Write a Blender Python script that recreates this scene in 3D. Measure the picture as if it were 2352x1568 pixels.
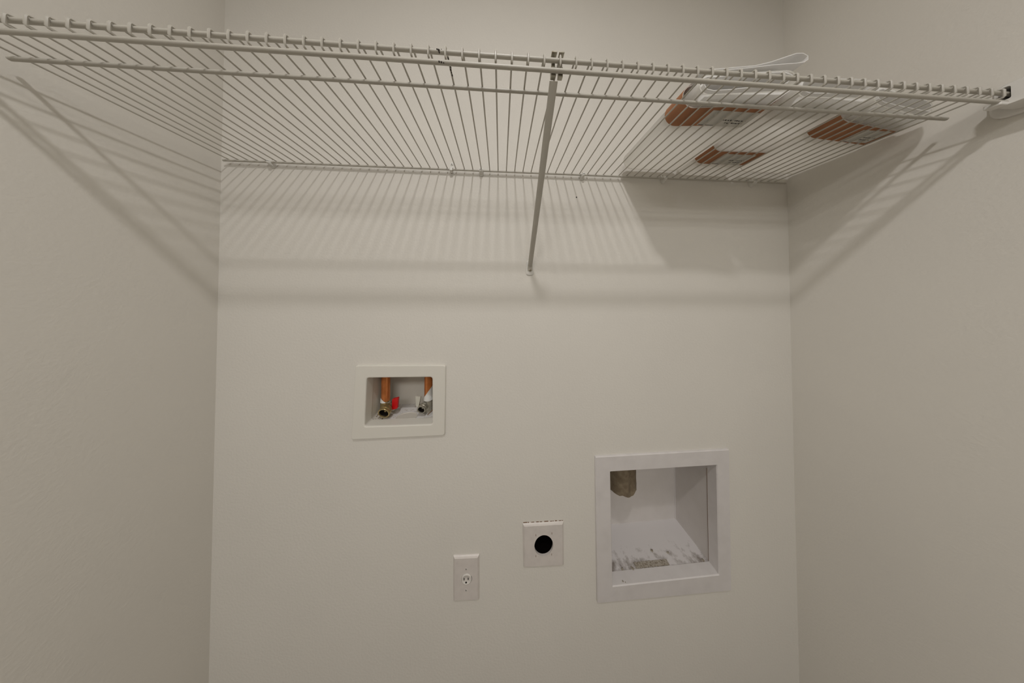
import bpy, bmesh, math, random
from mathutils import Vector, Matrix, noise

for o in list(bpy.data.objects):
    bpy.data.objects.remove(o, do_unlink=True)
SC = bpy.context.scene
C = SC.collection

# ------------------------------------------------------------------ frame
# "u" = one pitch of the shelf wires; x along the back wall, y = 0 on the back
# wall (negative towards the camera), z = 0 at the shelf deck.
U = 0.0234
ZS = 1.72
def V(x, y, z):
    return Vector((x * U, y * U, z * U + ZS))

# ------------------------------------------------------------------ camera
def cam_axes(yaw, pitch, roll):
    f = Vector((math.sin(yaw) * math.cos(pitch), math.cos(yaw) * math.cos(pitch), math.sin(pitch)))
    r = Vector((math.cos(yaw), -math.sin(yaw), 0))
    u = r.cross(f)
    return (r * math.cos(roll) + u * math.sin(roll), -r * math.sin(roll) + u * math.cos(roll), f)
cr, cu, cf = cam_axes(0.05745, 0.01691, -0.00076)
cam = bpy.data.cameras.new('camera')
camo = bpy.data.objects.new('camera', cam)
C.objects.link(camo)
M = Matrix((cr, cu, -cf)).transposed().to_4x4()
M.translation = V(27.30354, -23.99988, -14.7375)
camo.matrix_world = M
cam.sensor_width = 36.0
cam.sensor_fit = 'HORIZONTAL'
cam.lens = 455.0 / 2352.0 * 36.0
cam.shift_y = (665.506 - 784.0) / 2352.0
cam.clip_start = 0.01
SC.camera = camo

# ------------------------------------------------------------------ world, light, exposure
w = bpy.data.worlds.new('world')
SC.world = w
w.use_nodes = True
w.node_tree.nodes['Background'].inputs[0].default_value = (0.8, 0.85, 1, 1)
w.node_tree.nodes['Background'].inputs[1].default_value = 0.0
LAMP = (27.3, -37.3, 31.0)      # recessed downlight in the closet's ceiling
HALL = (20.0, -90.0, 29.4)      # long ceiling fixture further back in the room
E_LAMP, E_HALL = 6.7, 24.3
l1 = bpy.data.lights.new('downlight_light', 'AREA')
l1.shape = 'DISK'
l1.size = 3.4 * U
l1.energy = E_LAMP
l1.color = (1.0, 0.975, 0.97)
o1 = bpy.data.objects.new('downlight_light', l1)
o1.location = V(*LAMP)
C.objects.link(o1)
l2 = bpy.data.lights.new('room_fixture_light', 'AREA')
l2.shape = 'RECTANGLE'
l2.size = 1.2
l2.size_y = 0.5
l2.energy = E_HALL
l2.color = (1.0, 0.985, 0.97)
o2 = bpy.data.objects.new('room_fixture_light', l2)
o2.location = V(*HALL)
C.objects.link(o2)
vs = SC.view_settings
vs.view_transform = 'Standard'
vs.look = 'None'
vs.exposure = 0.0
vs.gamma = 1.0
vs.use_curve_mapping = False

# ------------------------------------------------------------------ materials
def mat(name, col, rough=0.5, metal=0.0, spec=0.5, bump=None, mottle=None, trans=0.0, emit=None):
    m = bpy.data.materials.new(name)
    m.use_nodes = True
    nt = m.node_tree
    b = nt.nodes['Principled BSDF']
    b.inputs['Base Color'].default_value = (*col, 1)
    b.inputs['Roughness'].default_value = rough
    b.inputs['Metallic'].default_value = metal
    b.inputs['Specular IOR Level'].default_value = spec
    tc = nt.nodes.new('ShaderNodeTexCoord')
    if mottle:                       # (scale, second colour, low, high)
        n = nt.nodes.new('ShaderNodeTexNoise')
        n.inputs['Scale'].default_value = mottle[0]
        n.inputs['Detail'].default_value = 5
        r = nt.nodes.new('ShaderNodeValToRGB')
        r.color_ramp.elements[0].position = mottle[2]
        r.color_ramp.elements[1].position = mottle[3]
        r.color_ramp.elements[0].color = (*col, 1)
        r.color_ramp.elements[1].color = (*mottle[1], 1)
        nt.links.new(tc.outputs['Object'], n.inputs['Vector'])
        nt.links.new(n.outputs['Fac'], r.inputs[0])
        nt.links.new(r.outputs[0], b.inputs['Base Color'])
    if bump:                         # (scale, strength, distance)
        n2 = nt.nodes.new('ShaderNodeTexNoise')
        n2.inputs['Scale'].default_value = bump[0]
        n2.inputs['Detail'].default_value = 3
        bp = nt.nodes.new('ShaderNodeBump')
        bp.inputs['Strength'].default_value = bump[1]
        bp.inputs['Distance'].default_value = bump[2]
        nt.links.new(tc.outputs['Object'], n2.inputs['Vector'])
        nt.links.new(n2.outputs['Fac'], bp.inputs['Height'])
        nt.links.new(bp.outputs[0], b.inputs['Normal'])
    if trans:
        t = nt.nodes.new('ShaderNodeBsdfTranslucent')
        t.inputs[0].default_value = (*col, 1)
        mx = nt.nodes.new('ShaderNodeMixShader')
        mx.inputs[0].default_value = trans
        out = nt.nodes['Material Output']
        nt.links.new(b.outputs[0], mx.inputs[1])
        nt.links.new(t.outputs[0], mx.inputs[2])
        nt.links.new(mx.outputs[0], out.inputs['Surface'])
    if emit:
        b.inputs['Emission Color'].default_value = (*col, 1)
        b.inputs['Emission Strength'].default_value = emit
    return m

M_WALL = mat('wall_paint', (0.70, 0.672, 0.615), 0.75, spec=0.25, bump=(170, 0.35, 0.0012),
             mottle=(3.0, (0.68, 0.652, 0.597), 0.35, 0.7))
M_CEIL = mat('ceiling_paint', (0.72, 0.70, 0.65), 0.8, spec=0.2, bump=(150, 0.3, 0.001))
M_FLOOR = mat('floor_vinyl', (0.13, 0.09, 0.05), 0.5, mottle=(9, (0.09, 0.06, 0.035), 0.35, 0.65))
M_BASE = mat('baseboard_paint', (0.75, 0.72, 0.66), 0.45)
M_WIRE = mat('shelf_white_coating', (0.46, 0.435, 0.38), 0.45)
M_CLIP = mat('clip_plastic', (0.70, 0.685, 0.64), 0.4)
M_ALMOND = mat('plate_plastic', (0.66, 0.615, 0.575), 0.35, mottle=(60, (0.62, 0.575, 0.54), 0.4, 0.7))
M_RECEPT = mat('receptacle_plastic', (0.70, 0.665, 0.62), 0.35)
M_WBOX = mat('outlet_box_plastic', (0.70, 0.675, 0.61), 0.4)
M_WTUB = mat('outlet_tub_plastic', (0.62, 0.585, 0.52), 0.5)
M_WFLOOR = mat('outlet_tub_floor', (0.72, 0.70, 0.68), 0.5, mottle=(130, (0.42, 0.36, 0.28), 0.57, 0.7))
M_DBOX = mat('dryer_box_paint', (0.66, 0.63, 0.615), 0.45, mottle=(25, (0.62, 0.59, 0.575), 0.4, 0.7))
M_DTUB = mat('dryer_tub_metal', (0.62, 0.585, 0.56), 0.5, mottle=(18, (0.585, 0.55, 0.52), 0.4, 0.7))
M_COPPER = mat('copper_pipe', (0.72, 0.26, 0.085), 0.28, metal=0.55, mottle=(50, (0.60, 0.20, 0.06), 0.4, 0.7))
M_BRASS = mat('valve_brass', (0.50, 0.40, 0.20), 0.3, metal=0.8, mottle=(160, (0.30, 0.22, 0.10), 0.45, 0.7))
M_NICKEL = mat('valve_nickel', (0.46, 0.44, 0.37), 0.35, metal=0.6, mottle=(160, (0.30, 0.26, 0.19), 0.45, 0.7))
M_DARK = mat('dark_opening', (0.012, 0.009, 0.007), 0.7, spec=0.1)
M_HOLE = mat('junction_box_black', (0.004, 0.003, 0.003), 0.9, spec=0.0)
M_RED = mat('handle_red', (0.55, 0.006, 0.008), 0.35)
M_TAPE = mat('thread_tape', (0.74, 0.735, 0.70), 0.6, bump=(300, 0.5, 0.0008))
M_GREYH = mat('handle_grey', (0.55, 0.53, 0.46), 0.4)
M_RUST = mat('rust_brown', (0.16, 0.085, 0.04), 0.8)
M_BLACK = mat('rust_black', (0.03, 0.022, 0.015), 0.8)
M_STEEL = mat('screw_steel', (0.32, 0.28, 0.22), 0.4, metal=0.8)
M_DUCT = mat('dusty_duct', (0.14, 0.105, 0.065), 0.9, mottle=(55, (0.22, 0.175, 0.115), 0.4, 0.68), bump=(90, 0.6, 0.003))
M_LINT = mat('lint', (0.40, 0.36, 0.30), 0.95, mottle=(240, (0.22, 0.18, 0.13), 0.45, 0.62), bump=(300, 0.8, 0.002))
M_SHEET = mat('white_sheet', (0.92, 0.91, 0.88), 0.5, trans=0.82)
M_FOLD = mat('white_sheet_folded', (0.88, 0.87, 0.85), 0.5, trans=0.40)
M_BAND = mat('kraft_band', (0.50, 0.235, 0.115), 0.7, trans=0.25, mottle=(30, (0.44, 0.20, 0.095), 0.4, 0.7))
M_LABEL = mat('label_paper', (0.78, 0.765, 0.71), 0.6, trans=0.3)
M_INK = mat('label_ink', (0.03, 0.025, 0.018), 0.7)
M_BRACKET = mat('bracket_plastic', (0.74, 0.72, 0.68), 0.4)
M_BULB = mat('bulb_glass', (1.0, 0.95, 0.88), 0.3, emit=4.0)
M_FIX = mat('fixture_white', (0.75, 0.74, 0.71), 0.4)

# dryer tub floor: dust dirt with a shape of its own, stronger towards the front edge
def dirt_material():
    m = bpy.data.materials.new('dryer_tub_floor_dusty')
    m.use_nodes = True
    nt = m.node_tree
    b = nt.nodes['Principled BSDF']
    b.inputs['Roughness'].default_value = 0.6
    geo = nt.nodes.new('ShaderNodeNewGeometry')
    sep = nt.nodes.new('ShaderNodeSeparateXYZ')
    nt.links.new(geo.outputs['Position'], sep.inputs[0])
    mr = nt.nodes.new('ShaderNodeMapRange')          # y: back .. front
    mr.inputs[1].default_value = 4.2 * U
    mr.inputs[2].default_value = 0.9 * U
    mr.inputs[3].default_value = -0.16
    mr.inputs[4].default_value = 0.11
    nt.links.new(sep.outputs[1], mr.inputs[0])
    mx_ = nt.nodes.new('ShaderNodeMapRange')         # more at the left end
    mx_.inputs[1].default_value = 46 * U
    mx_.inputs[2].default_value = 40.5 * U
    mx_.inputs[3].default_value = 0.0
    mx_.inputs[4].default_value = 0.09
    nt.links.new(sep.outputs[0], mx_.inputs[0])
    n = nt.nodes.new('ShaderNodeTexNoise')
    n.inputs['Scale'].default_value = 42
    n.inputs['Detail'].default_value = 7
    n.inputs['Roughness'].default_value = 0.65
    nt.links.new(geo.outputs['Position'], n.inputs['Vector'])
    a = nt.nodes.new('ShaderNodeMath'); a.operation = 'ADD'
    a2 = nt.nodes.new('ShaderNodeMath'); a2.operation = 'ADD'
    nt.links.new(n.outputs['Fac'], a.inputs[0]); nt.links.new(mr.outputs[0], a.inputs[1])
    nt.links.new(a.outputs[0], a2.inputs[0]); nt.links.new(mx_.outputs[0], a2.inputs[1])
    r = nt.nodes.new('ShaderNodeValToRGB')
    r.color_ramp.elements[0].position = 0.50
    r.color_ramp.elements[1].position = 0.74
    r.color_ramp.elements[0].color = (0.66, 0.63, 0.62, 1)
    r.color_ramp.elements[1].color = (0.24, 0.205, 0.18, 1)
    nt.links.new(a2.outputs[0], r.inputs[0])
    nt.links.new(r.outputs[0], b.inputs['Base Color'])
    return m
M_DFLOOR = dirt_material()

# ------------------------------------------------------------------ mesh helpers (coordinates in u)
class MB:
    """collects shapes given in u coordinates"""
    def __init__(self):
        self.v = []; self.f = []; self.m = []
    def add(self, vs, fs, mi=0):
        b = len(self.v)
        self.v += [tuple(p) for p in vs]
        self.f += [tuple(i + b for i in f) for f in fs]
        self.m += [mi] * len(fs)
    def box(self, x0, x1, y0, y1, z0, z1, mi=0):
        self.add([(x0, y0, z0), (x1, y0, z0), (x1, y1, z0), (x0, y1, z0), (x0, y0, z1), (x1, y0, z1), (x1, y1, z1), (x0, y1, z1)],
                 [(3, 2, 1, 0), (4, 5, 6, 7), (0, 1, 5, 4), (1, 2, 6, 5), (2, 3, 7, 6), (3, 0, 4, 7)], mi)
    def tube(self, pts, r, n=8, cap=True, mi=0, flat=1.0):
        pts = [Vector(p) for p in pts]
        rs = r if isinstance(r, (list, tuple)) else [r] * len(pts)
        rings = []
        up = None
        for i, p in enumerate(pts):
            a = pts[max(i - 1, 0)]; c = pts[min(i + 1, len(pts) - 1)]
            t = (c - a).normalized()
            if up is None:
                up = Vector((0, 0, 1)) if abs(t.z) < 0.9 else Vector((1, 0, 0))
            s = t.cross(up).normalized()
            up = s.cross(t).normalized()
            rings.append([p + (s * math.cos(k * 2 * math.pi / n) + up * flat * math.sin(k * 2 * math.pi / n)) * rs[i] for k in range(n)])
        vs = [q for ring in rings for q in ring]
        fs = []
        for i in range(len(pts) - 1):
            for k in range(n):
                fs.append((i * n + k, i * n + (k + 1) % n, (i + 1) * n + (k + 1) % n, (i + 1) * n + k))
        if cap:
            fs.append(tuple(range(n - 1, -1, -1)))
            fs.append(tuple((len(pts) - 1) * n + k for k in range(n)))
        self.add(vs, fs, mi)
    def loft(self, loops, cap0=False, cap1=False, mi=0):
        n = len(loops[0])
        vs = [q for l in loops for q in l]
        fs = []
        for i in range(len(loops) - 1):
            for k in range(n):
                fs.append((i * n + k, i * n + (k + 1) % n, (i + 1) * n + (k + 1) % n, (i + 1) * n + k))
        if cap0: fs.append(tuple(range(n - 1, -1, -1)))
        if cap1: fs.append(tuple((len(loops) - 1) * n + k for k in range(n)))
        self.add(vs, fs, mi)
    def lathe(self, prof, origin, axis, n=20, mi=0, caps=True):
        """prof: (distance along the axis, radius)"""
        o = Vector(origin); a = Vector(axis).normalized()
        s = a.cross(Vector((0, 0, 1)) if abs(a.z) < 0.9 else Vector((1, 0, 0))).normalized()
        t = a.cross(s)
        loops = [[o + a * d + (s * math.cos(k * 2 * math.pi / n) + t * math.sin(k * 2 * math.pi / n)) * r for k in range(n)] for d, r in prof]
        self.loft(loops, caps and prof[0][1] > 1e-4, caps and prof[-1][1] > 1e-4, mi)
    def build(self, name, mats, parent=None, base=None, smooth=False, bevel=0, ang=40):
        if not isinstance(mats, (list, tuple)): mats = [mats]
        if parent is not None:
            off = Vector(parent['_base'])
        else:
            if base is None:
                xs = [p[0] for p in self.v]; ys = [p[1] for p in self.v]; zs = [p[2] for p in self.v]
                base = ((min(xs) + max(xs)) / 2, (min(ys) + max(ys)) / 2, min(zs))
            off = Vector(base)
        me = bpy.data.meshes.new(name)
        me.from_pydata([((Vector(p) - off) * U)[:] for p in self.v], [], self.f)
        for m in mats: me.materials.append(m)
        for p, mi in zip(me.polygons, self.m):
            p.material_index = mi
        bm = bmesh.new(); bm.from_mesh(me)
        bmesh.ops.recalc_face_normals(bm, faces=bm.faces)
        bm.to_mesh(me); bm.free()
        if smooth:
            me.shade_smooth()
            me.set_sharp_from_angle(angle=math.radians(ang))
        o = bpy.data.objects.new(name, me)
        C.objects.link(o)
        if parent is not None:
            o.parent = parent
            o['_base'] = tuple(parent['_base'])
        else:
            o.location = V(*off)
            o['_base'] = tuple(off)
        if bevel:
            md = o.modifiers.new('bevel', 'BEVEL')
            md.width = bevel * U; md.segments = 2; md.limit_method = 'ANGLE'
        return o

def tag(o, label=None, cat=None, group=None, kind=None):
    if label: o['label'] = label
    if cat: o['category'] = cat
    if group: o['group'] = group
    if kind: o['kind'] = kind
    return o
def thing(name, label, cat, base, group=None, rot=None):
    o = bpy.data.objects.new(name, None)
    o.empty_display_size = 0.03
    C.objects.link(o)
    o.location = V(*base)
    o['_base'] = tuple(base)
    if rot: o.rotation_euler = rot
    return tag(o, label, cat, group)

def rounded_loop(quad, r, y, k=5):
    """quad: TL, TR, BR, BL in (x, z); rounded corners; returns points at depth y"""
    pts = []
    n = 4
    for i in range(n):
        p = Vector(quad[i]); a = Vector(quad[i - 1]); c = Vector(quad[(i + 1) % n])
        d1 = (a - p).normalized(); d2 = (c - p).normalized()
        s = p + d1 * r; e = p + d2 * r
        for j in range(k + 1):
            t = j / k
            q = s * (1 - t) ** 2 + p * 2 * t * (1 - t) + e * t ** 2
            pts.append((q.x, y, q.y))
    return pts
def inset_quad(q, d):
    (a, b), (c, e), (g, h), (i, j) = q
    return [(a + d, b - d), (c - d, e - d), (g - d, h + d), (i + d, j + d)]

# ------------------------------------------------------------------ the room
XL, XR = -4.23, 65.42
ZF = -ZS / U                 # floor
ZC = 31.5                    # ceiling
YF = -178.0                  # far end of the room behind the camera
W_OUT = [(10.76, -22.98), (20.87, -23.16), (20.81, -31.27), (10.39, -31.33)]
W_IN = [(12.01, -24.40), (19.36, -24.50), (19.40, -29.92), (11.83, -29.88)]
D_OUT = [(38.78, -34.60), (56.22, -34.50), (56.15, -51.93), (38.91, -51.96)]
D_IN = [(40.66, -36.50), (54.47, -36.40), (54.50, -49.83), (40.83, -50.10)]
O_OUT = [(21.82, -45.22), (24.82, -45.30), (24.82, -50.38), (21.84, -50.28)]
P_OUT = [(29.92, -42.11), (34.86, -42.16), (34.87, -47.27), (30.03, -47.14)]
holes = [(11.3, 20.0, -30.4, -23.9), (40.2, 55.0, -50.6, -36.0), (31.0, 33.9, -46.1, -43.2), (22.5, 24.2, -49.2, -46.4)]
xs = sorted({XL, XR} | {h[0] for h in holes} | {h[1] for h in holes})
zs = sorted({ZF, ZC} | {h[2] for h in holes} | {h[3] for h in holes})
mb = MB()
for i in range(len(xs) - 1):
    for j in range(len(zs) - 1):
        cx, cz = (xs[i] + xs[i + 1]) / 2, (zs[j] + zs[j + 1]) / 2
        if any(h[0] < cx < h[1] and h[2] < cz < h[3] for h in holes): continue
        mb.add([(xs[i], 0, zs[j]), (xs[i + 1], 0, zs[j]), (xs[i + 1], 0, zs[j + 1]), (xs[i], 0, zs[j + 1])], [(0, 1, 2, 3)])
for (a, b, c, d) in holes:   # cut edges of the board
    mb.add([(a, 0, c), (b, 0, c), (b, 0, d), (a, 0, d), (a, .55, c), (b, .55, c), (b, .55, d), (a, .55, d)],
           [(0, 4, 5, 1), (1, 5, 6, 2), (2, 6, 7, 3), (3, 7, 4, 0)])
wall_back = mb.build('wall_back', M_WALL, base=((XL + XR) / 2, 0, ZF)); tag(wall_back, kind='structure')
def slab(name, x0, x1, y0, y1, z0, z1, m):
    mb = MB(); mb.box(x0, x1, y0, y1, z0, z1)
    return tag(mb.build(name, m), kind='structure')
slab('wall_left', XL - 4, XL, YF, 0, ZF, ZC, M_WALL)
slab('wall_right', XR, XR + 4, YF, 0, ZF, ZC, M_WALL)
slab('wall_front', XL - 4, XR + 4, YF - 4, YF, ZF, ZC, M_WALL)
slab('floor', XL - 4, XR + 4, YF - 4, 4, ZF - 3, ZF, M_FLOOR)
slab('ceiling', XL - 4, XR + 4, YF - 4, 4, ZC, ZC + 3, M_CEIL)
slab('baseboard_back', XL, XR, -0.6, 0, ZF, ZF + 4, M_BASE)
slab('baseboard_left', XL, XL + 0.6, YF, -0.6, ZF, ZF + 4, M_BASE)
slab('baseboard_right', XR - 0.6, XR, YF, -0.6, ZF, ZF + 4, M_BASE)
mb = MB(); mb.lathe([(0, .09), (-.02, .07)], (36.74, -0.01, -2.79), (0, 1, 0), 8)
mb.build('nail_hole', M_BLACK, wall_back)

# ------------------------------------------------------------------ lamps on the ceiling (behind the camera)
t = thing('ceiling_downlight', 'small round white downlight in the ceiling above the shelf', 'lamp', (LAMP[0], LAMP[1], ZC))
mb = MB(); mb.lathe([(0, 3.4), (.15, 3.4), (.32, 3.1), (.36, 2.35), (.10, 2.3)], (LAMP[0], LAMP[1], ZC), (0, 0, -1), 28); mb.build('trim_ring', M_FIX, t, smooth=True)
mb = MB(); mb.lathe([(.10, 2.3), (.14, 2.2)], (LAMP[0], LAMP[1], ZC), (0, 0, -1), 28); mb.build('lens', M_BULB, t)
t = thing('ceiling_fixture', 'long white ceiling light fixture behind the closet opening', 'lamp', (HALL[0], HALL[1], ZC))
mb = MB(); mb.box(HALL[0] - 27, HALL[0] + 27, HALL[1] - 12, HALL[1] + 12, HALL[2] + .15, ZC); mb.build('housing', M_FIX, t, bevel=.3)

# ------------------------------------------------------------------ wire shelf
TILT = -0.00664
shelf = thing('wire_shelf', 'white coated wire shelf spanning the closet above the outlets', 'shelf', (30, 0, 0.07), rot=(0, -math.atan(TILT), 0))
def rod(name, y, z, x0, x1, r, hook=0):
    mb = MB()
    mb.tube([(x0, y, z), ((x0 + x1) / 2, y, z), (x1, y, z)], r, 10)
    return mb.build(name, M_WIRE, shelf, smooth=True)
RW, RR = 0.060, 0.122
YB, Y3, Y1 = -0.42, -9.98, -12.02
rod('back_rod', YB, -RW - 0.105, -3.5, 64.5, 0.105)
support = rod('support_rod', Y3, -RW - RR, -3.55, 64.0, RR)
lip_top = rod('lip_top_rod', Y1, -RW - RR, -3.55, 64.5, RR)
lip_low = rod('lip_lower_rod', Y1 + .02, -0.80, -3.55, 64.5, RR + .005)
mb = MB()
yf = Y1 - RR - RW
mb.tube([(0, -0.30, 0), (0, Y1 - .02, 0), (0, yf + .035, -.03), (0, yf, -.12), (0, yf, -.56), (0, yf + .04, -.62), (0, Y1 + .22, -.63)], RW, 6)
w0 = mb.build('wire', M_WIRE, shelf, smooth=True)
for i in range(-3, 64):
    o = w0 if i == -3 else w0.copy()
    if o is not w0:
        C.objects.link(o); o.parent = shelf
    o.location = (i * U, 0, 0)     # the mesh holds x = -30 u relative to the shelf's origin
def blob(name, pts, parent, m):
    mb = MB()
    for (x, y, z, r) in pts:
        mb.lathe([(-r, 0), (-r * .6, r * .75), (0, r), (r * .6, r * .75), (r, 0)], (x, y, z), (0, 0, 1), 8)
    return mb.build(name, m, parent, smooth=True)
blob('rust_spot', [(23.6, Y1 - .09, -.20, .075), (23.5, Y1 - .09, -.16, .06), (23.75, Y1 - .08, -.15, .05), (23.62, Y1 - .10, -.30, .045), (23.63, Y1 - .10, -.37, .028)], lip_top, M_BLACK)
blob('rust_spot', [(23.62, Y1 - .08, -.87, .05), (23.75, Y1 - .07, -.88, .05), (23.88, Y1 - .06, -.9, .035)], lip_low, M_BLACK)
w24 = [c for c in shelf.children if c.name.startswith('wire')][27]
mb = MB()
random.seed(3)
for k in range(7):
    y = -11.6 + k * 0.16
    mb.lathe([(-.09, .02), (0, .035 + random.random() * .03), (.09, .02)], (random.uniform(-.03, .05), y, -.035 + random.uniform(-.02, .01)), (0, 1, 0), 6)
o = mb.build('rust_spot', M_BLACK, w24)

# clips that hold the back rod on the wall
def clip(x, label, turn=0):
    z = TILT * (x - 30)
    t = thing('shelf_clip', label, 'shelf clip', (x, 0, z), 'clips along the back rod')
    mb = MB()
    loops = []
    for (y, wv, za, zb) in ((0, .27, -.62, .40), (-.10, .27, -.62, .40), (-.22, .24, -.50, .16), (-.42, .22, -.46, .10), (-.60, .18, -.40, .02), (-.70, .10, -.30, -.06)):
        loops.append([(x + wv, y, z + zb - .12), (x + wv * .6, y, z + zb), (x - wv * .6, y, z + zb), (x - wv, y, z + zb - .12),
                      (x - wv, y, z + za + .16), (x - wv * .6, y, z + za), (x + wv * .6, y, z + za), (x + wv, y, z + za + .16)])
    mb.loft(loops, True, True)
    mb.build('clip_body', M_CLIP, t, smooth=True)
    mb = MB()
    mb.lathe([(0, .11), (.05, .11), (.08, .05)], (x + turn, -.10, z + .26), (0, -1, 0), 8)
    mb.build('nail_head', M_STEEL, t)
    return t
clip(1.35, 'white plastic shelf clip on the back rod nearest the left wall', .03)
clip(24.97, 'white plastic shelf clip on the back rod beside the screwed strap')
clip(37.42, 'white plastic shelf clip on the back rod beside the diagonal brace')
clip(47.99, 'white plastic shelf clip on the back rod behind the roll with the looped flap', -.05)
clip(60.11, 'white plastic shelf clip on the back rod nearest the right wall', -.08)
z = TILT * (21.5 - 30)
t = thing('shelf_strap', 'small white wall strap with two dark screws on the back rod', 'shelf strap', (21.46, 0, z))
mb = MB()
for (za, zb) in ((.18, .98), (-.62, -.22)):
    mb.box(21.28, 21.64, -.06, 0, za, zb)
mb.tube([(21.46, -.06, .20), (21.46, -.40, .16), (21.46, -.60, -.05), (21.46, -.60, -.25), (21.46, -.40, -.36), (21.46, -.05, -.35)], .17, 8, flat=.35)
mb.build('strap', M_CLIP, t, smooth=True)
for zz in (.72, -.42):
    mb = MB(); mb.lathe([(0, .15), (.05, .15), (.09, .09)], (21.46, -.06, zz), (0, -1, 0), 12)
    mb.lathe([(.085, .065), (.10, .05)], (21.46, -.06, zz), (0, -1, 0), 8, 1)
    mb.build('screw', [M_CLIP, M_BLACK], t)

# diagonal brace
zt = TILT * 1
br = thing('shelf_brace', 'white diagonal support brace from shelf lip to the back wall', 'brace', (30.87, 0, -12.4))
top = Vector((30.72, Y1 + .40, -1.06)); bot = Vector((30.86, -.34, -11.35))
mb = MB()
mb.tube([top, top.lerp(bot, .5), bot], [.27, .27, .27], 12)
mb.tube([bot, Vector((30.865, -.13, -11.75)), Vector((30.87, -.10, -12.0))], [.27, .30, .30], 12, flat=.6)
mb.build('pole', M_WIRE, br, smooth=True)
mb = MB()
q = [(30.40, -10.75), (31.34, -10.75), (31.34, -12.55), (30.40, -12.55)]
mb.loft([rounded_loop(q, .35, 0, 4), rounded_loop(q, .35, -.10, 4), rounded_loop(inset_quad(q, .05), .33, -.14, 4)], True, True)
mb.build('foot_plate', M_CLIP, br, smooth=True)
mb = MB(); mb.lathe([(0, .14), (.06, .14), (.1, .06)], (30.88, -.26, -11.95), (0, -1, -.15), 10); mb.build('screw', M_STEEL, br)
mb = MB(); mb.lathe([(0, .075), (.02, .075)], (30.91, -.47, -11.46), (0, -1, -.5), 8); mb.build('pin_hole', M_BLACK, br)
for sx in (-.20, .26):
    mb = MB()
    x = 30.84 + sx
    mb.box(x - .15, x + .15, Y1 + .16, Y1 + .42, -1.0, -.36)
    mb.box(x - .11, x + .11, Y1 + .16, Y1 + .34, -.38, .17)
    mb.box(x - .17, x + .17, Y1 - .16, Y1 + .36, .16, .25)
    mb.build('hook', M_NICKEL, br, bevel=.03)

# bracket on the right wall that carries the lip end
bx = thing('end_bracket', 'rounded white plastic end bracket holding shelf lip on right wall', 'bracket', (XR, -12, -1.6))
def wall_loop(q, r, x):
    return [(x, p[0], p[2]) for p in rounded_loop(q, r, 0, 5)]
mb = MB()
q = [(-13.8, .32), (-11.60, .32), (-11.60, -1.35), (-13.8, -1.35)]
slot = [(-12.20, .06), (-11.84, .06), (-11.84, -.84), (-12.20, -.84)]
mb.loft([wall_loop(q, .55, XR - .2), wall_loop(q, .55, 63.75), wall_loop(inset_quad(q, .12), .5, 63.58), wall_loop(slot, .12, 63.58), wall_loop(slot, .12, 64.7)])
mb.build('housing', M_BRACKET, bx, smooth=True)
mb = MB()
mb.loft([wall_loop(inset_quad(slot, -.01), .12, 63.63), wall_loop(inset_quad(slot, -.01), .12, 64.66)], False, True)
mb.build('slot_shade', M_DARK, bx, smooth=True)  # near-black skin paints in the shade inside the bracket's slot
mb = MB()
q = [(-15.2, .48), (-11.0, .48), (-11.0, -1.62), (-15.2, -1.62)]
mb.loft([wall_loop(q, .8, XR), wall_loop(q, .8, XR - .22), wall_loop(inset_quad(q, .12), .75, XR - .34)], True, True)
mb.build('wall_flange', M_BRACKET, bx, smooth=True)
mb = MB(); mb.box(62.95, 63.6, Y1 - .10, Y1 + .45, -1.28, -1.0)
mb.build('rod_rest', M_BRACKET, bx, bevel=.06)
mb = MB(); mb.lathe([(0, .22), (.06, .22), (.1, .1)], (XR - .34, -14.0, -.2), (-1, 0, 0), 12); mb.build('screw', M_STEEL, bx)

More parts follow.
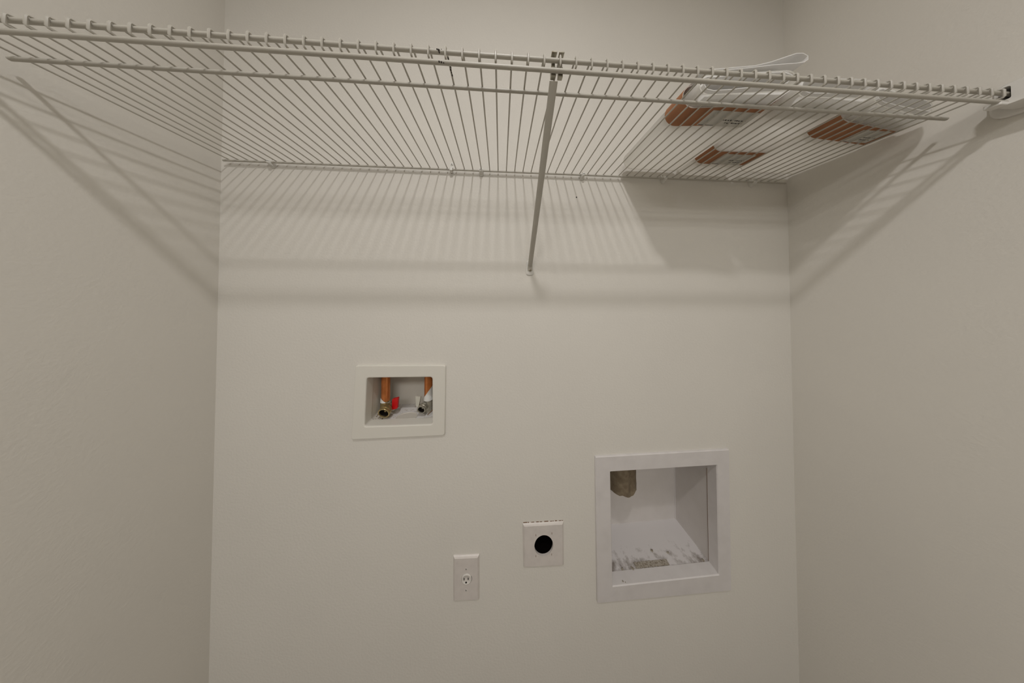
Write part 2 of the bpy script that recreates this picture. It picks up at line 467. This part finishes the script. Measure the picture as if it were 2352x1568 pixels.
# ------------------------------------------------------------------ flattened rolls of white sheet on the shelf
def stadium(x0, x1, z0, z1, n=10, sq=1.0):
    """closed flattened-roll outline (x, z)"""
    r = (z1 - z0) / 2; cz = (z0 + z1) / 2
    rx = r * sq
    pts = []
    for k in range(n + 1):
        a = -math.pi / 2 + math.pi * k / n
        pts.append((x1 - rx + rx * math.cos(a), cz + r * math.sin(a)))
    for k in range(n + 1):
        a = math.pi / 2 + math.pi * k / n
        pts.append((x0 + rx + rx * math.cos(a), cz + r * math.sin(a)))
    return pts
def sheet(mb, prof, ys, th=.05, closed=True, shift=None, bead=0):
    """a thin sheet of outline prof (x, z) swept along y; shift(i, y, x, z) -> offsets"""
    n = len(prof)
    inner = []
    for i in range(n):
        a = Vector(prof[i - 1] if (closed or i > 0) else prof[i]); c = Vector(prof[(i + 1) % n] if (closed or i < n - 1) else prof[i])
        t = (c - a).normalized()
        inner.append((prof[i][0] - t.y * th, prof[i][1] + t.x * th))
    def ring(pr, y):
        return [(p[0] + (shift(y, p)[0] if shift else 0), y + (shift(y, p)[1] if shift else 0), p[1] + (shift(y, p)[2] if shift else 0)) for p in pr]
    vs = []; fs = []
    for y in ys: vs += ring(prof, y)
    if bead:                                    # one thin ply with a rolled edge at its front end
        for j in range(len(ys) - 1):
            for k in range(n):
                k2 = (k + 1) % n
                fs.append((j * n + k, j * n + k2, (j + 1) * n + k2, (j + 1) * n + k))
        mb.add(vs, fs)
        for yy in (ys[0], ys[-1]):
            lp = ring(prof, yy)
            mb.tube(lp + lp[:1], bead, 5, cap=False)
        return
    b = len(vs)
    for y in ys: vs += ring(inner, y)
    kmax = n if closed else n - 1
    for j in range(len(ys) - 1):
        for k in range(kmax):
            k2 = (k + 1) % n
            fs.append((j * n + k, j * n + k2, (j + 1) * n + k2, (j + 1) * n + k))
            fs.append((b + j * n + k2, b + j * n + k, b + (j + 1) * n + k, b + (j + 1) * n + k2))
    for j in (0, len(ys) - 1):
        for k in range(kmax):
            k2 = (k + 1) % n
            fs.append((j * n + k, j * n + k2, b + j * n + k2, b + j * n + k))
    if not closed:
        for k in (0, n - 1):
            for j in range(len(ys) - 1):
                fs.append((j * n + k, (j + 1) * n + k, b + (j + 1) * n + k, b + j * n + k))
    mb.add(vs, fs)

def roll(x0, x1, band0, band1, y_back, y_front, h, label, flap=None, skew=0.0, lblx=(.36, .92)):
    g = .085
    zc = TILT * ((x0 + x1) / 2 - 30) + .07
    t = thing('flattened_roll', label, 'sheet roll', ((x0 + x1) / 2, y_front, zc + RW), 'flattened rolls of white sheet on the shelf', )
    zb = zc + RW + .035
    def sh(y, p):
        k = (y - y_front) / (y_back - y_front)
        return (0, (1 - k) * skew * ((p[0] - x0) / (x1 - x0) - .5), TILT * (p[0] - (x0 + x1) / 2))
    mb = MB()                                   # outer turns, behind the band
    ys = [y_back, y_back - (y_back - band1) * .5, band1, band0]
    sheet(mb, stadium(x0, x1, zb, zb + h, 10, .95), ys, shift=sh, bead=.03)
    mb.build('outer_turn', M_SHEET, t, smooth=True)
    mb = MB()                                   # inner turns slide out at the front
    d = .42
    ys = [band1 + .5, band0, (band0 + y_front) / 2, y_front]
    sheet(mb, stadium(x0 + d, x1 - .10, zb + .12, zb + h - .22, 10, .95), ys, shift=sh, bead=.035)
    mb.build('inner_turn', M_SHEET, t, smooth=True)
    mb = MB()                                   # innermost loose turn
    pr = [(x1 - .9, zb + .62), (x1 - 2.5, zb + .50), (x0 + 2.6, zb + .36), (x0 + 1.3, zb + .34), (x0 + .8, zb + .50), (x0 + .68, zb + .85),
          (x0 + .8, zb + 1.15), (x0 + 1.3, zb + 1.32), (x1 - 3, zb + 1.42), (x1 - 1.2, zb + 1.40), (x1 - .62, zb + 1.15), (x1 - .60, zb + .85)]
    sheet(mb, pr, [y_front + 2.0, y_front + .4, y_front - .12], closed=False, shift=sh)
    mb.build('core_turn', M_FOLD, t, smooth=True)
    if flap:
        mb = MB()
        pr = [(a + x0, b + zb) for a, b in flap]
        sheet(mb, pr, [y_front + 3.0, y_front + 1.5, y_front - .06], closed=False, shift=sh)
        mb.build('top_flap', M_FOLD, t, smooth=True)
    mb = MB()                                   # kraft band
    e = .035
    sheet(mb, stadium(x0 - e, x1 + e, zb - .002, zb + h + e, 10, .95), [band1, band0], .02, shift=sh)
    bd = mb.build('paper_band', M_BAND, t, smooth=True)
    la, lb = x0 + (x1 - x0) * lblx[0], x0 + (x1 - x0) * lblx[1]
    mb = MB()
    zl = [zb - .012 + TILT * (x - (x0 + x1) / 2) for x in (la, lb)]
    l0, l1 = band1 - .02, band0 + .38
    mb.add([(la, l0, zl[0]), (lb, l0, zl[1]), (lb, l1, zl[1]), (la, l1, zl[0]),
            (la, l0, zl[0] + .008), (lb, l0, zl[1] + .008), (lb, l1, zl[1] + .008), (la, l1, zl[0] + .008)],
           [(0, 1, 2, 3), (7, 6, 5, 4), (0, 4, 5, 1), (1, 5, 6, 2), (2, 6, 7, 3), (3, 7, 4, 0)])
    lb_o = mb.build('label', M_LABEL, bd)
    mb = MB()                                   # faint illegible print on the label
    random.seed(int(x0))
    for row, (fa, fb) in enumerate(((.42, .93), (.52, .86))):
        x = la + (lb - la) * fa
        y0_ = l0 + (l1 - l0) * (.40 if row == 0 else .22)
        while x < la + (lb - la) * fb:
            wd = random.uniform(.06, .20); hh = random.uniform(.07, .12)
            zz = zb - .016 + TILT * (x - (x0 + x1) / 2)
            mb.add([(x, y0_, zz), (x + wd, y0_, zz), (x + wd, y0_ - hh, zz), (x, y0_ - hh, zz)], [(0, 1, 2, 3)])
            x += wd + random.uniform(.03, .10)
    zz = zb - .016
    mb.add([(la + .1, l0 - .03, zz), (la + (lb - la) * .35, l0 - .03, zz), (la + (lb - la) * .35, l0 - .07, zz), (la + .1, l0 - .07, zz)], [(0, 1, 2, 3)])
    mb.build('print', M_INK, lb_o)
    return t
flapA = [(.6, 1.93), (1.6, 1.97), (3.0, 2.02), (4.3, 2.06), (5.4, 2.28), (6.5, 2.62), (7.1, 2.80), (7.55, 2.78), (7.85, 2.58), (7.85, 2.33), (7.6, 2.17),
         (7.0, 2.12), (5.5, 2.09), (4.2, 2.0), (2.0, 1.90), (.7, 1.86)]
roll(41.9, 49.2, -9.55, -7.75, -1.5, -10.5, 1.85, 'flattened white sheet roll with loose looped flap on top, beside bare shelf wires', flapA, skew=-.85, lblx=(.36, .93))
roll(49.35, 56.0, -4.95, -2.95, -.75, -10.6, 1.75, 'flattened white sheet roll between two others, its brown band close to the wall', None, skew=-.3, lblx=(.26, .80))
roll(56.1, 64.3, -8.6, -6.85, -1.9, -9.9, 2.0, 'flattened white sheet roll with brown band beside the right wall', None, skew=1.0, lblx=(.48, .84))

# ------------------------------------------------------------------ recessed washer outlet box
wb = thing('washer_outlet_box', 'white recessed washer outlet box with copper pipes and valves', 'outlet box', (15.7, 0, -31.3))
mb = MB()
mb.loft([rounded_loop(W_OUT, .25, 0, 4), rounded_loop(W_OUT, .25, -.20, 4), rounded_loop(inset_quad(W_OUT, .07), .25, -.28, 4),
         rounded_loop(inset_quad(W_IN, -.12), .35, -.28, 4), rounded_loop(inset_quad(W_IN, -.03), .32, -.24, 4), rounded_loop(W_IN, .30, -.14, 4), rounded_loop(W_IN, .30, .95, 4)])
mb.build('flange', M_WBOX, wb, smooth=True, ang=15)
T = inset_quad(W_IN, -.06)
mb = MB()
mb.loft([rounded_loop(T, .22, .90, 3), rounded_loop(T, .22, 4.3, 3)], False, True)
# split the floor off so it can carry its own dirt
tub = mb.build('tub', M_WTUB, wb, smooth=True)
zfl = T[2][1] + .03
mb = MB()
n = 24
DC, DRX, DRY = (15.78, 1.25), 1.22, .98
ring_o = []; ring_i = []
rx0, rx1, ry0, ry1 = T[3][0] + .12, T[2][0] - .12, .92, 4.28
for k in range(n):
    a = 2 * math.pi * k / n
    c_, s_ = math.cos(a), math.sin(a)
    tt = min(((rx1 - DC[0]) / c_ if c_ > 1e-6 else (rx0 - DC[0]) / c_ if c_ < -1e-6 else 1e9), ((ry1 - DC[1]) / s_ if s_ > 1e-6 else (ry0 - DC[1]) / s_ if s_ < -1e-6 else 1e9))
    ring_o.append((DC[0] + c_ * tt, DC[1] + s_ * tt, zfl))
    ss = min(1.0, (tt * .98) / max(1e-6, math.hypot(DRX * c_, DRY * s_)))
    ring_i.append((DC[0] + DRX * c_ * ss, DC[1] + DRY * s_ * ss, zfl))
ring_d = [(p[0], p[1], zfl - .42) for p in ring_i]
mb.loft([ring_o, ring_i, ring_d])
mb.build('tub_floor', M_WFLOOR, wb)
mb = MB()
mb.add(ring_d + [(DC[0], DC[1], zfl - .32)], [(k, (k + 1) % n, n) for k in range(n)])
mb.box(DC[0] - .28, DC[0] - .10, DC[1] - .26, DC[1] + .86, zfl - .33, zfl - .10)
mb.build('drain_knockout', M_ALMOND, wb)
mb = MB(); rr_ = [(p[0], p[1], zfl + .02) for p in ring_i]; mb.tube(rr_ + rr_[:1], .045, 6, cap=False); mb.build('drain_rim', M_WTUB, wb, smooth=True)

def valve(px, py, ox, oy, oz, axis, dia, body, pipe_split, tape, side, hmat, handle):
    """copper pipe from above, taped joint, angle valve with hose outlet"""
    p = MB()
    p.tube([(px, py, -24.2), (px, py, -26.5), (px, py, oz + .45)], .50, 16)
    p.build('copper_pipe', M_COPPER, wb, smooth=True)
    p = MB()
    # slanted sleeve of white tape round the foot of the pipe
    n = 16; top = []; bt = []
    for k in range(n):
        a = 2 * math.pi * k / n
        top.append((px + .54 * math.cos(a), py + .54 * math.sin(a), pipe_split + tape * math.cos(a)))
        bt.append((px + .60 * math.cos(a), py + .60 * math.sin(a), oz + .62))
    md = [((a_[0] + b_[0]) / 2 * 1.0, (a_[1] + b_[1]) / 2, (a_[2] + b_[2]) / 2) for a_, b_ in zip(top, bt)]
    p.loft([top, md, bt], False, False)
    p.build('tape_wrap', M_TAPE, wb, smooth=True)
    v = MB()
    a = Vector(axis).normalized()
    o = Vector((ox, oy, oz))
    v.lathe([(-.1, .0), (-.1, .50), (.25, .55), (.5, .62), (1.0, .60), (1.5, .52)], (px, py, oz + .62), (0, 0, -1), 16)
    back = Vector((px, py, oz))
    L = (o - back).length
    v.tube([back, back.lerp(o, .6)], dia * .36, 12)
    R = dia / 2
    v.lathe([(-.75, R * .75), (-.72, R * .92), (-.55, R * .92), (-.5, R), (-.30, R), (-.27, R * .94), (-.2, R), (-.05, R), (0, R * .96), (0, R * .80), (-.12, R * .78)], o, a, 24, caps=False)
    v.lathe([(-.12, R * .79), (-.45, R * .70), (-.46, 0)], o, a, 24, 1, caps=False)
    v.lathe([(-.42, R * .16), (-.30, R * .14), (-.28, 0)], o, a, 8)
    vo = v.build('valve', [body, M_DARK], wb, smooth=True)
    h = MB()
    hx, hy, hz = handle
    h.tube([(px, py, oz + .05), (hx, hy, oz + .1)], .16, 8)
    h.build('valve_stem', M_RUST, vo, smooth=True)
    h = MB()
    w_ = .32
    quad = [(hx - w_, hz + .62), (hx + w_ + .1, hz + .78), (hx + w_, hz - .55), (hx - w_ - .02, hz - .70)]
    if side < 0: quad = [(hx - w_, hz + .7), (hx + w_, hz + .55), (hx + w_ - .25, hz - .7), (hx - w_ + .08, hz - .62)]
    h.loft([rounded_loop(quad, .1, hy - .16, 3), rounded_loop(quad, .1, hy + .16, 3)], True, True)
    h.build('valve_handle', hmat, vo, bevel=.03)
    return vo
valve(12.72, 2.3, 13.42, .62, -29.02, (-.02, -.93, -.30), 1.36, M_BRASS, -28.15, -.45, 1, M_RED, (14.22, 1.7, -28.45))
valve(18.02, 2.35, 17.62, 1.0, -28.98, (-.12, -.98, -.18), 1.02, M_NICKEL, -27.35, .75, -1, M_GREYH, (17.0, 1.75, -28.25))
mb = MB()
random.seed(5)
for k in range(46):       # crumbs along the left edge of the tub floor
    x = random.uniform(11.95, 13.2); y = random.uniform(1.0, 3.0); s = random.uniform(.02, .06)
    mb.box(x - s, x + s, y - s, y + s, zfl, zfl + s)
o = mb.build('rust_crumbs', M_RUST, wb); o['kind'] = 'stuff'
mb = MB()
mb.tube([(18.3, 1.2, -29.72), (18.75, 1.5, -29.4), (19.0, 2.0, -28.9)], .045, 6)
mb.build('rusty_wire', M_RUST, wb)

# ------------------------------------------------------------------ recessed dryer vent box
db = thing('dryer_vent_box', 'large white recessed dryer vent box with dusty floor', 'vent box', (47.5, 0, -51.95))
mb = MB()
mb.loft([rounded_loop(D_OUT, .12, 0, 3), rounded_loop(D_OUT, .12, -.16, 3), rounded_loop(inset_quad(D_OUT, .09), .12, -.24, 3),
         rounded_loop(inset_quad(D_IN, -.08), .12, -.24, 3), rounded_loop(D_IN, .10, -.15, 3), rounded_loop(D_IN, .10, 1.0, 3)])
mb.build('flange', M_DBOX, db, smooth=True, ang=15)
T = inset_quad(D_IN, -.05)
mb = MB()
B = inset_quad(T, .0)
yb = 6.0
def tubpt(i, y): return (T[i][0], y, T[i][1])
mb.add([tubpt(0, .95), tubpt(1, .95), tubpt(2, .95), tubpt(3, .95), tubpt(0, yb), tubpt(1, yb), tubpt(2, yb), tubpt(3, yb)],
       [(0, 1, 5, 4), (1, 2, 6, 5), (3, 0, 4, 7), (4, 5, 6, 7)])
mb.build('tub', M_DTUB, db)
mb = MB()
mb.add([tubpt(3, .95), tubpt(2, .95), tubpt(2, yb), tubpt(3, yb)], [(0, 1, 2, 3)])
mb.build('tub_floor', M_DFLOOR, db)
mb = MB(); mb.tube([(T[1][0] - .03, yb - .04, T[1][1]), (T[2][0] - .03, yb - .04, T[2][1])], .06, 6); mb.build('corner_seam', M_DBOX, db)
mb = MB(); mb.tube([(T[1][0] - .03, 1.02, T[1][1] - 1.5), (T[2][0] - .03, 1.02, T[2][1])], .035, 6); mb.build('frame_joint', M_RUST, db)
# torn end of the exhaust duct hanging from the top of the tub
mb = MB()
n = 40
dc = (43.95, 3.6); R = 2.15
random.seed(11)
loops = []
for (zz, kk) in ((-36.5, 0), (-38.2, .3), (-39.8, .6), (-40.8, .85), (-41.35, 1.0)):
    lp = []
    for k in range(n):
        a = 2 * math.pi * k / n
        da = (a - math.radians(-74) + math.pi) % (2 * math.pi) - math.pi
        crease = .30 * math.exp(-(da / .16) ** 2)
        rr = R - crease + .10 * noise.noise(Vector((math.cos(a) * 3, math.sin(a) * 3, zz)))
        zr = 0
        if kk == 1.0:
            zr = -.55 * math.exp(-(da / .13) ** 2) + .22 * noise.noise(Vector((math.cos(a) * 6, math.sin(a) * 6, 2.0))) - .1 * (k % 3 == 0)
        lp.append((dc[0] + rr * math.cos(a), dc[1] + rr * math.sin(a), zz + zr))
    loops.append(lp)
mb.loft(loops)
mb.build('torn_duct', M_DUCT, db, smooth=True)
# strip of lint and dust lumps on the tub floor
zf_ = lambda x: T[3][1] + (T[2][1] - T[3][1]) * (x - T[3][0]) / (T[2][0] - T[3][0])
mb = MB()
N = 26
for i in range(N):
    x0 = 44.7 + i * (49.2 - 44.7) / N; x1 = x0 + (49.2 - 44.7) / N
    hh = .07 + .05 * noise.noise(Vector((i * .7, 1, 0)))
    ya = 1.05 + .05 * noise.noise(Vector((i * .9, 3, 0))); yb_ = 1.62 + .05 * noise.noise(Vector((i * .8, 5, 0)))
    mb.box(x0, x1, ya, yb_, zf_(x0) + .0, zf_(x0) + hh)
mb.build('lint_strip', M_LINT, db)
random.seed(8)
for (x, y, r) in ((48.0, 2.6, .17), (50.0, 2.25, .16), (44.2, 1.1, .2), (42.9, 1.15, .17), (41.3, 1.2, .22), (53.9, 1.2, .18), (42.3, .1, .16), (42.55, -.02, .13)):
    mb = MB()
    z0 = zf_(x) + (0 if y > .9 else -.02)
    mb.lathe([(-.02, r), (r * .3, r * .9), (r * .55, r * .5), (r * .62, 0)], (x, y, z0), (0, 0, 1), 9)
    o = mb.build('lint_lump', M_LINT, db, smooth=True)
    for v_ in o.data.vertices:
        v_.co += Vector((random.uniform(-1, 1), random.uniform(-1, 1), 0)) * r * .22 * U

# ------------------------------------------------------------------ wall plates
def plate(name, quad, label, cat, hole_c=None, hole_r=(1, 1)):
    base = ((quad[2][0] + quad[3][0]) / 2, 0, quad[2][1])
    t = thing(name, label, cat, base)
    mb = MB()
    def even(q, y, m=9):
        return [(q[i][0] + (q[(i + 1) % 4][0] - q[i][0]) * j / m, y, q[i][1] + (q[(i + 1) % 4][1] - q[i][1]) * j / m) for i in range(4) for j in range(m)]
    outer = [even(quad, 0), even(quad, -.06), even(inset_quad(quad, .08), -.17), even(inset_quad(quad, .20), -.25)]
    n = len(outer[0])
    # angles of the rim points so the hole loop lines up with them
    rim = outer[-1]
    hole = []
    for p in rim:
        a = math.atan2(p[2] - hole_c[1], p[0] - hole_c[0])
        hole.append((hole_c[0] + hole_r[0] * math.cos(a), -.25, hole_c[1] + hole_r[1] * math.sin(a)))
    mb.loft(outer + [hole, [(p[0], -.02, p[2]) for p in hole]])
    mb.build('cover_plate', M_ALMOND, t, smooth=True, ang=12)
    return t
op = plate('power_outlet', O_OUT, 'small upright cover plate with a single three-slot power outlet', 'outlet', (23.38, -47.78), (.62, .66))
mb = MB()
mb.lathe([(-.1, .60), (.22, .60), (.30, .56), (.31, .50), (.28, .46), (.28, 0)], (23.38, -.02, -47.78), (0, -1, 0), 28)
rc = mb.build('receptacle', M_RECEPT, op, smooth=True)
for (x, z, w_, h_) in ((23.10, -47.70, .045, .13), (23.57, -47.70, .045, .13)):
    mb = MB(); mb.box(x - w_, x + w_, -.312, -.29, z - h_, z + h_); mb.build('slot', M_DARK, rc)
mb = MB(); mb.lathe([(0, .10), (.02, .10)], (23.335, -.295, -48.10), (0, -1, 0), 10); mb.build('ground_slot', M_DARK, rc)
mb = MB(); mb.tube([(23.93 + .0 , -.255, -47.5), (23.97, -.255, -47.78), (23.93, -.255, -48.0)], .022, 5); mb.build('rim_gap', M_DARK, rc)
for z in (-46.62, -49.0):
    mb = MB(); mb.lathe([(0, .10), (.03, .09)], (23.33, -.25, z), (0, -1, 0), 10); s = mb.build('screw', M_RECEPT, op)
    mb = MB(); mb.box(23.30, 23.36, -.288, -.27, z - .1, z + .08); mb.build('screw_slot', M_DARK, s)
pp = plate('dryer_outlet_plate', P_OUT, 'square cover plate with a large black round hole', 'outlet', (32.42, -44.66), (1.12, 1.22))
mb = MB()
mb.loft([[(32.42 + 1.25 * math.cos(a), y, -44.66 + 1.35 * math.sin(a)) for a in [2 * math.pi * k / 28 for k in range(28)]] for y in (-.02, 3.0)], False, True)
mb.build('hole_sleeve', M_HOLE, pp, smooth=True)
for (x, z) in ((31.47, -43.38), (33.40, -43.30), (31.47, -45.80), (33.36, -45.75)):
    mb = MB(); mb.box(x - .025, x + .025, -.262, -.24, z - .11, z + .11); mb.build('mounting_notch', M_RUST, pp)
mb = MB()
random.seed(2)
x = 30.0
while x < 34.8:           # chipped caulk line along the top of the plate
    wd = random.uniform(.1, .5)
    x1_ = min(x + wd, 34.84); zt_ = -42.11 - .01 * (x - 29.92)
    mb.box(x, x1_, -.04, 0, zt_ - .02, zt_ + random.uniform(.02, .06)); x += wd + random.uniform(.05, .35)
mb.build('dark_gap', M_RUST, pp)

for o in list(C.objects):
    if '_base' in o: del o['_base']
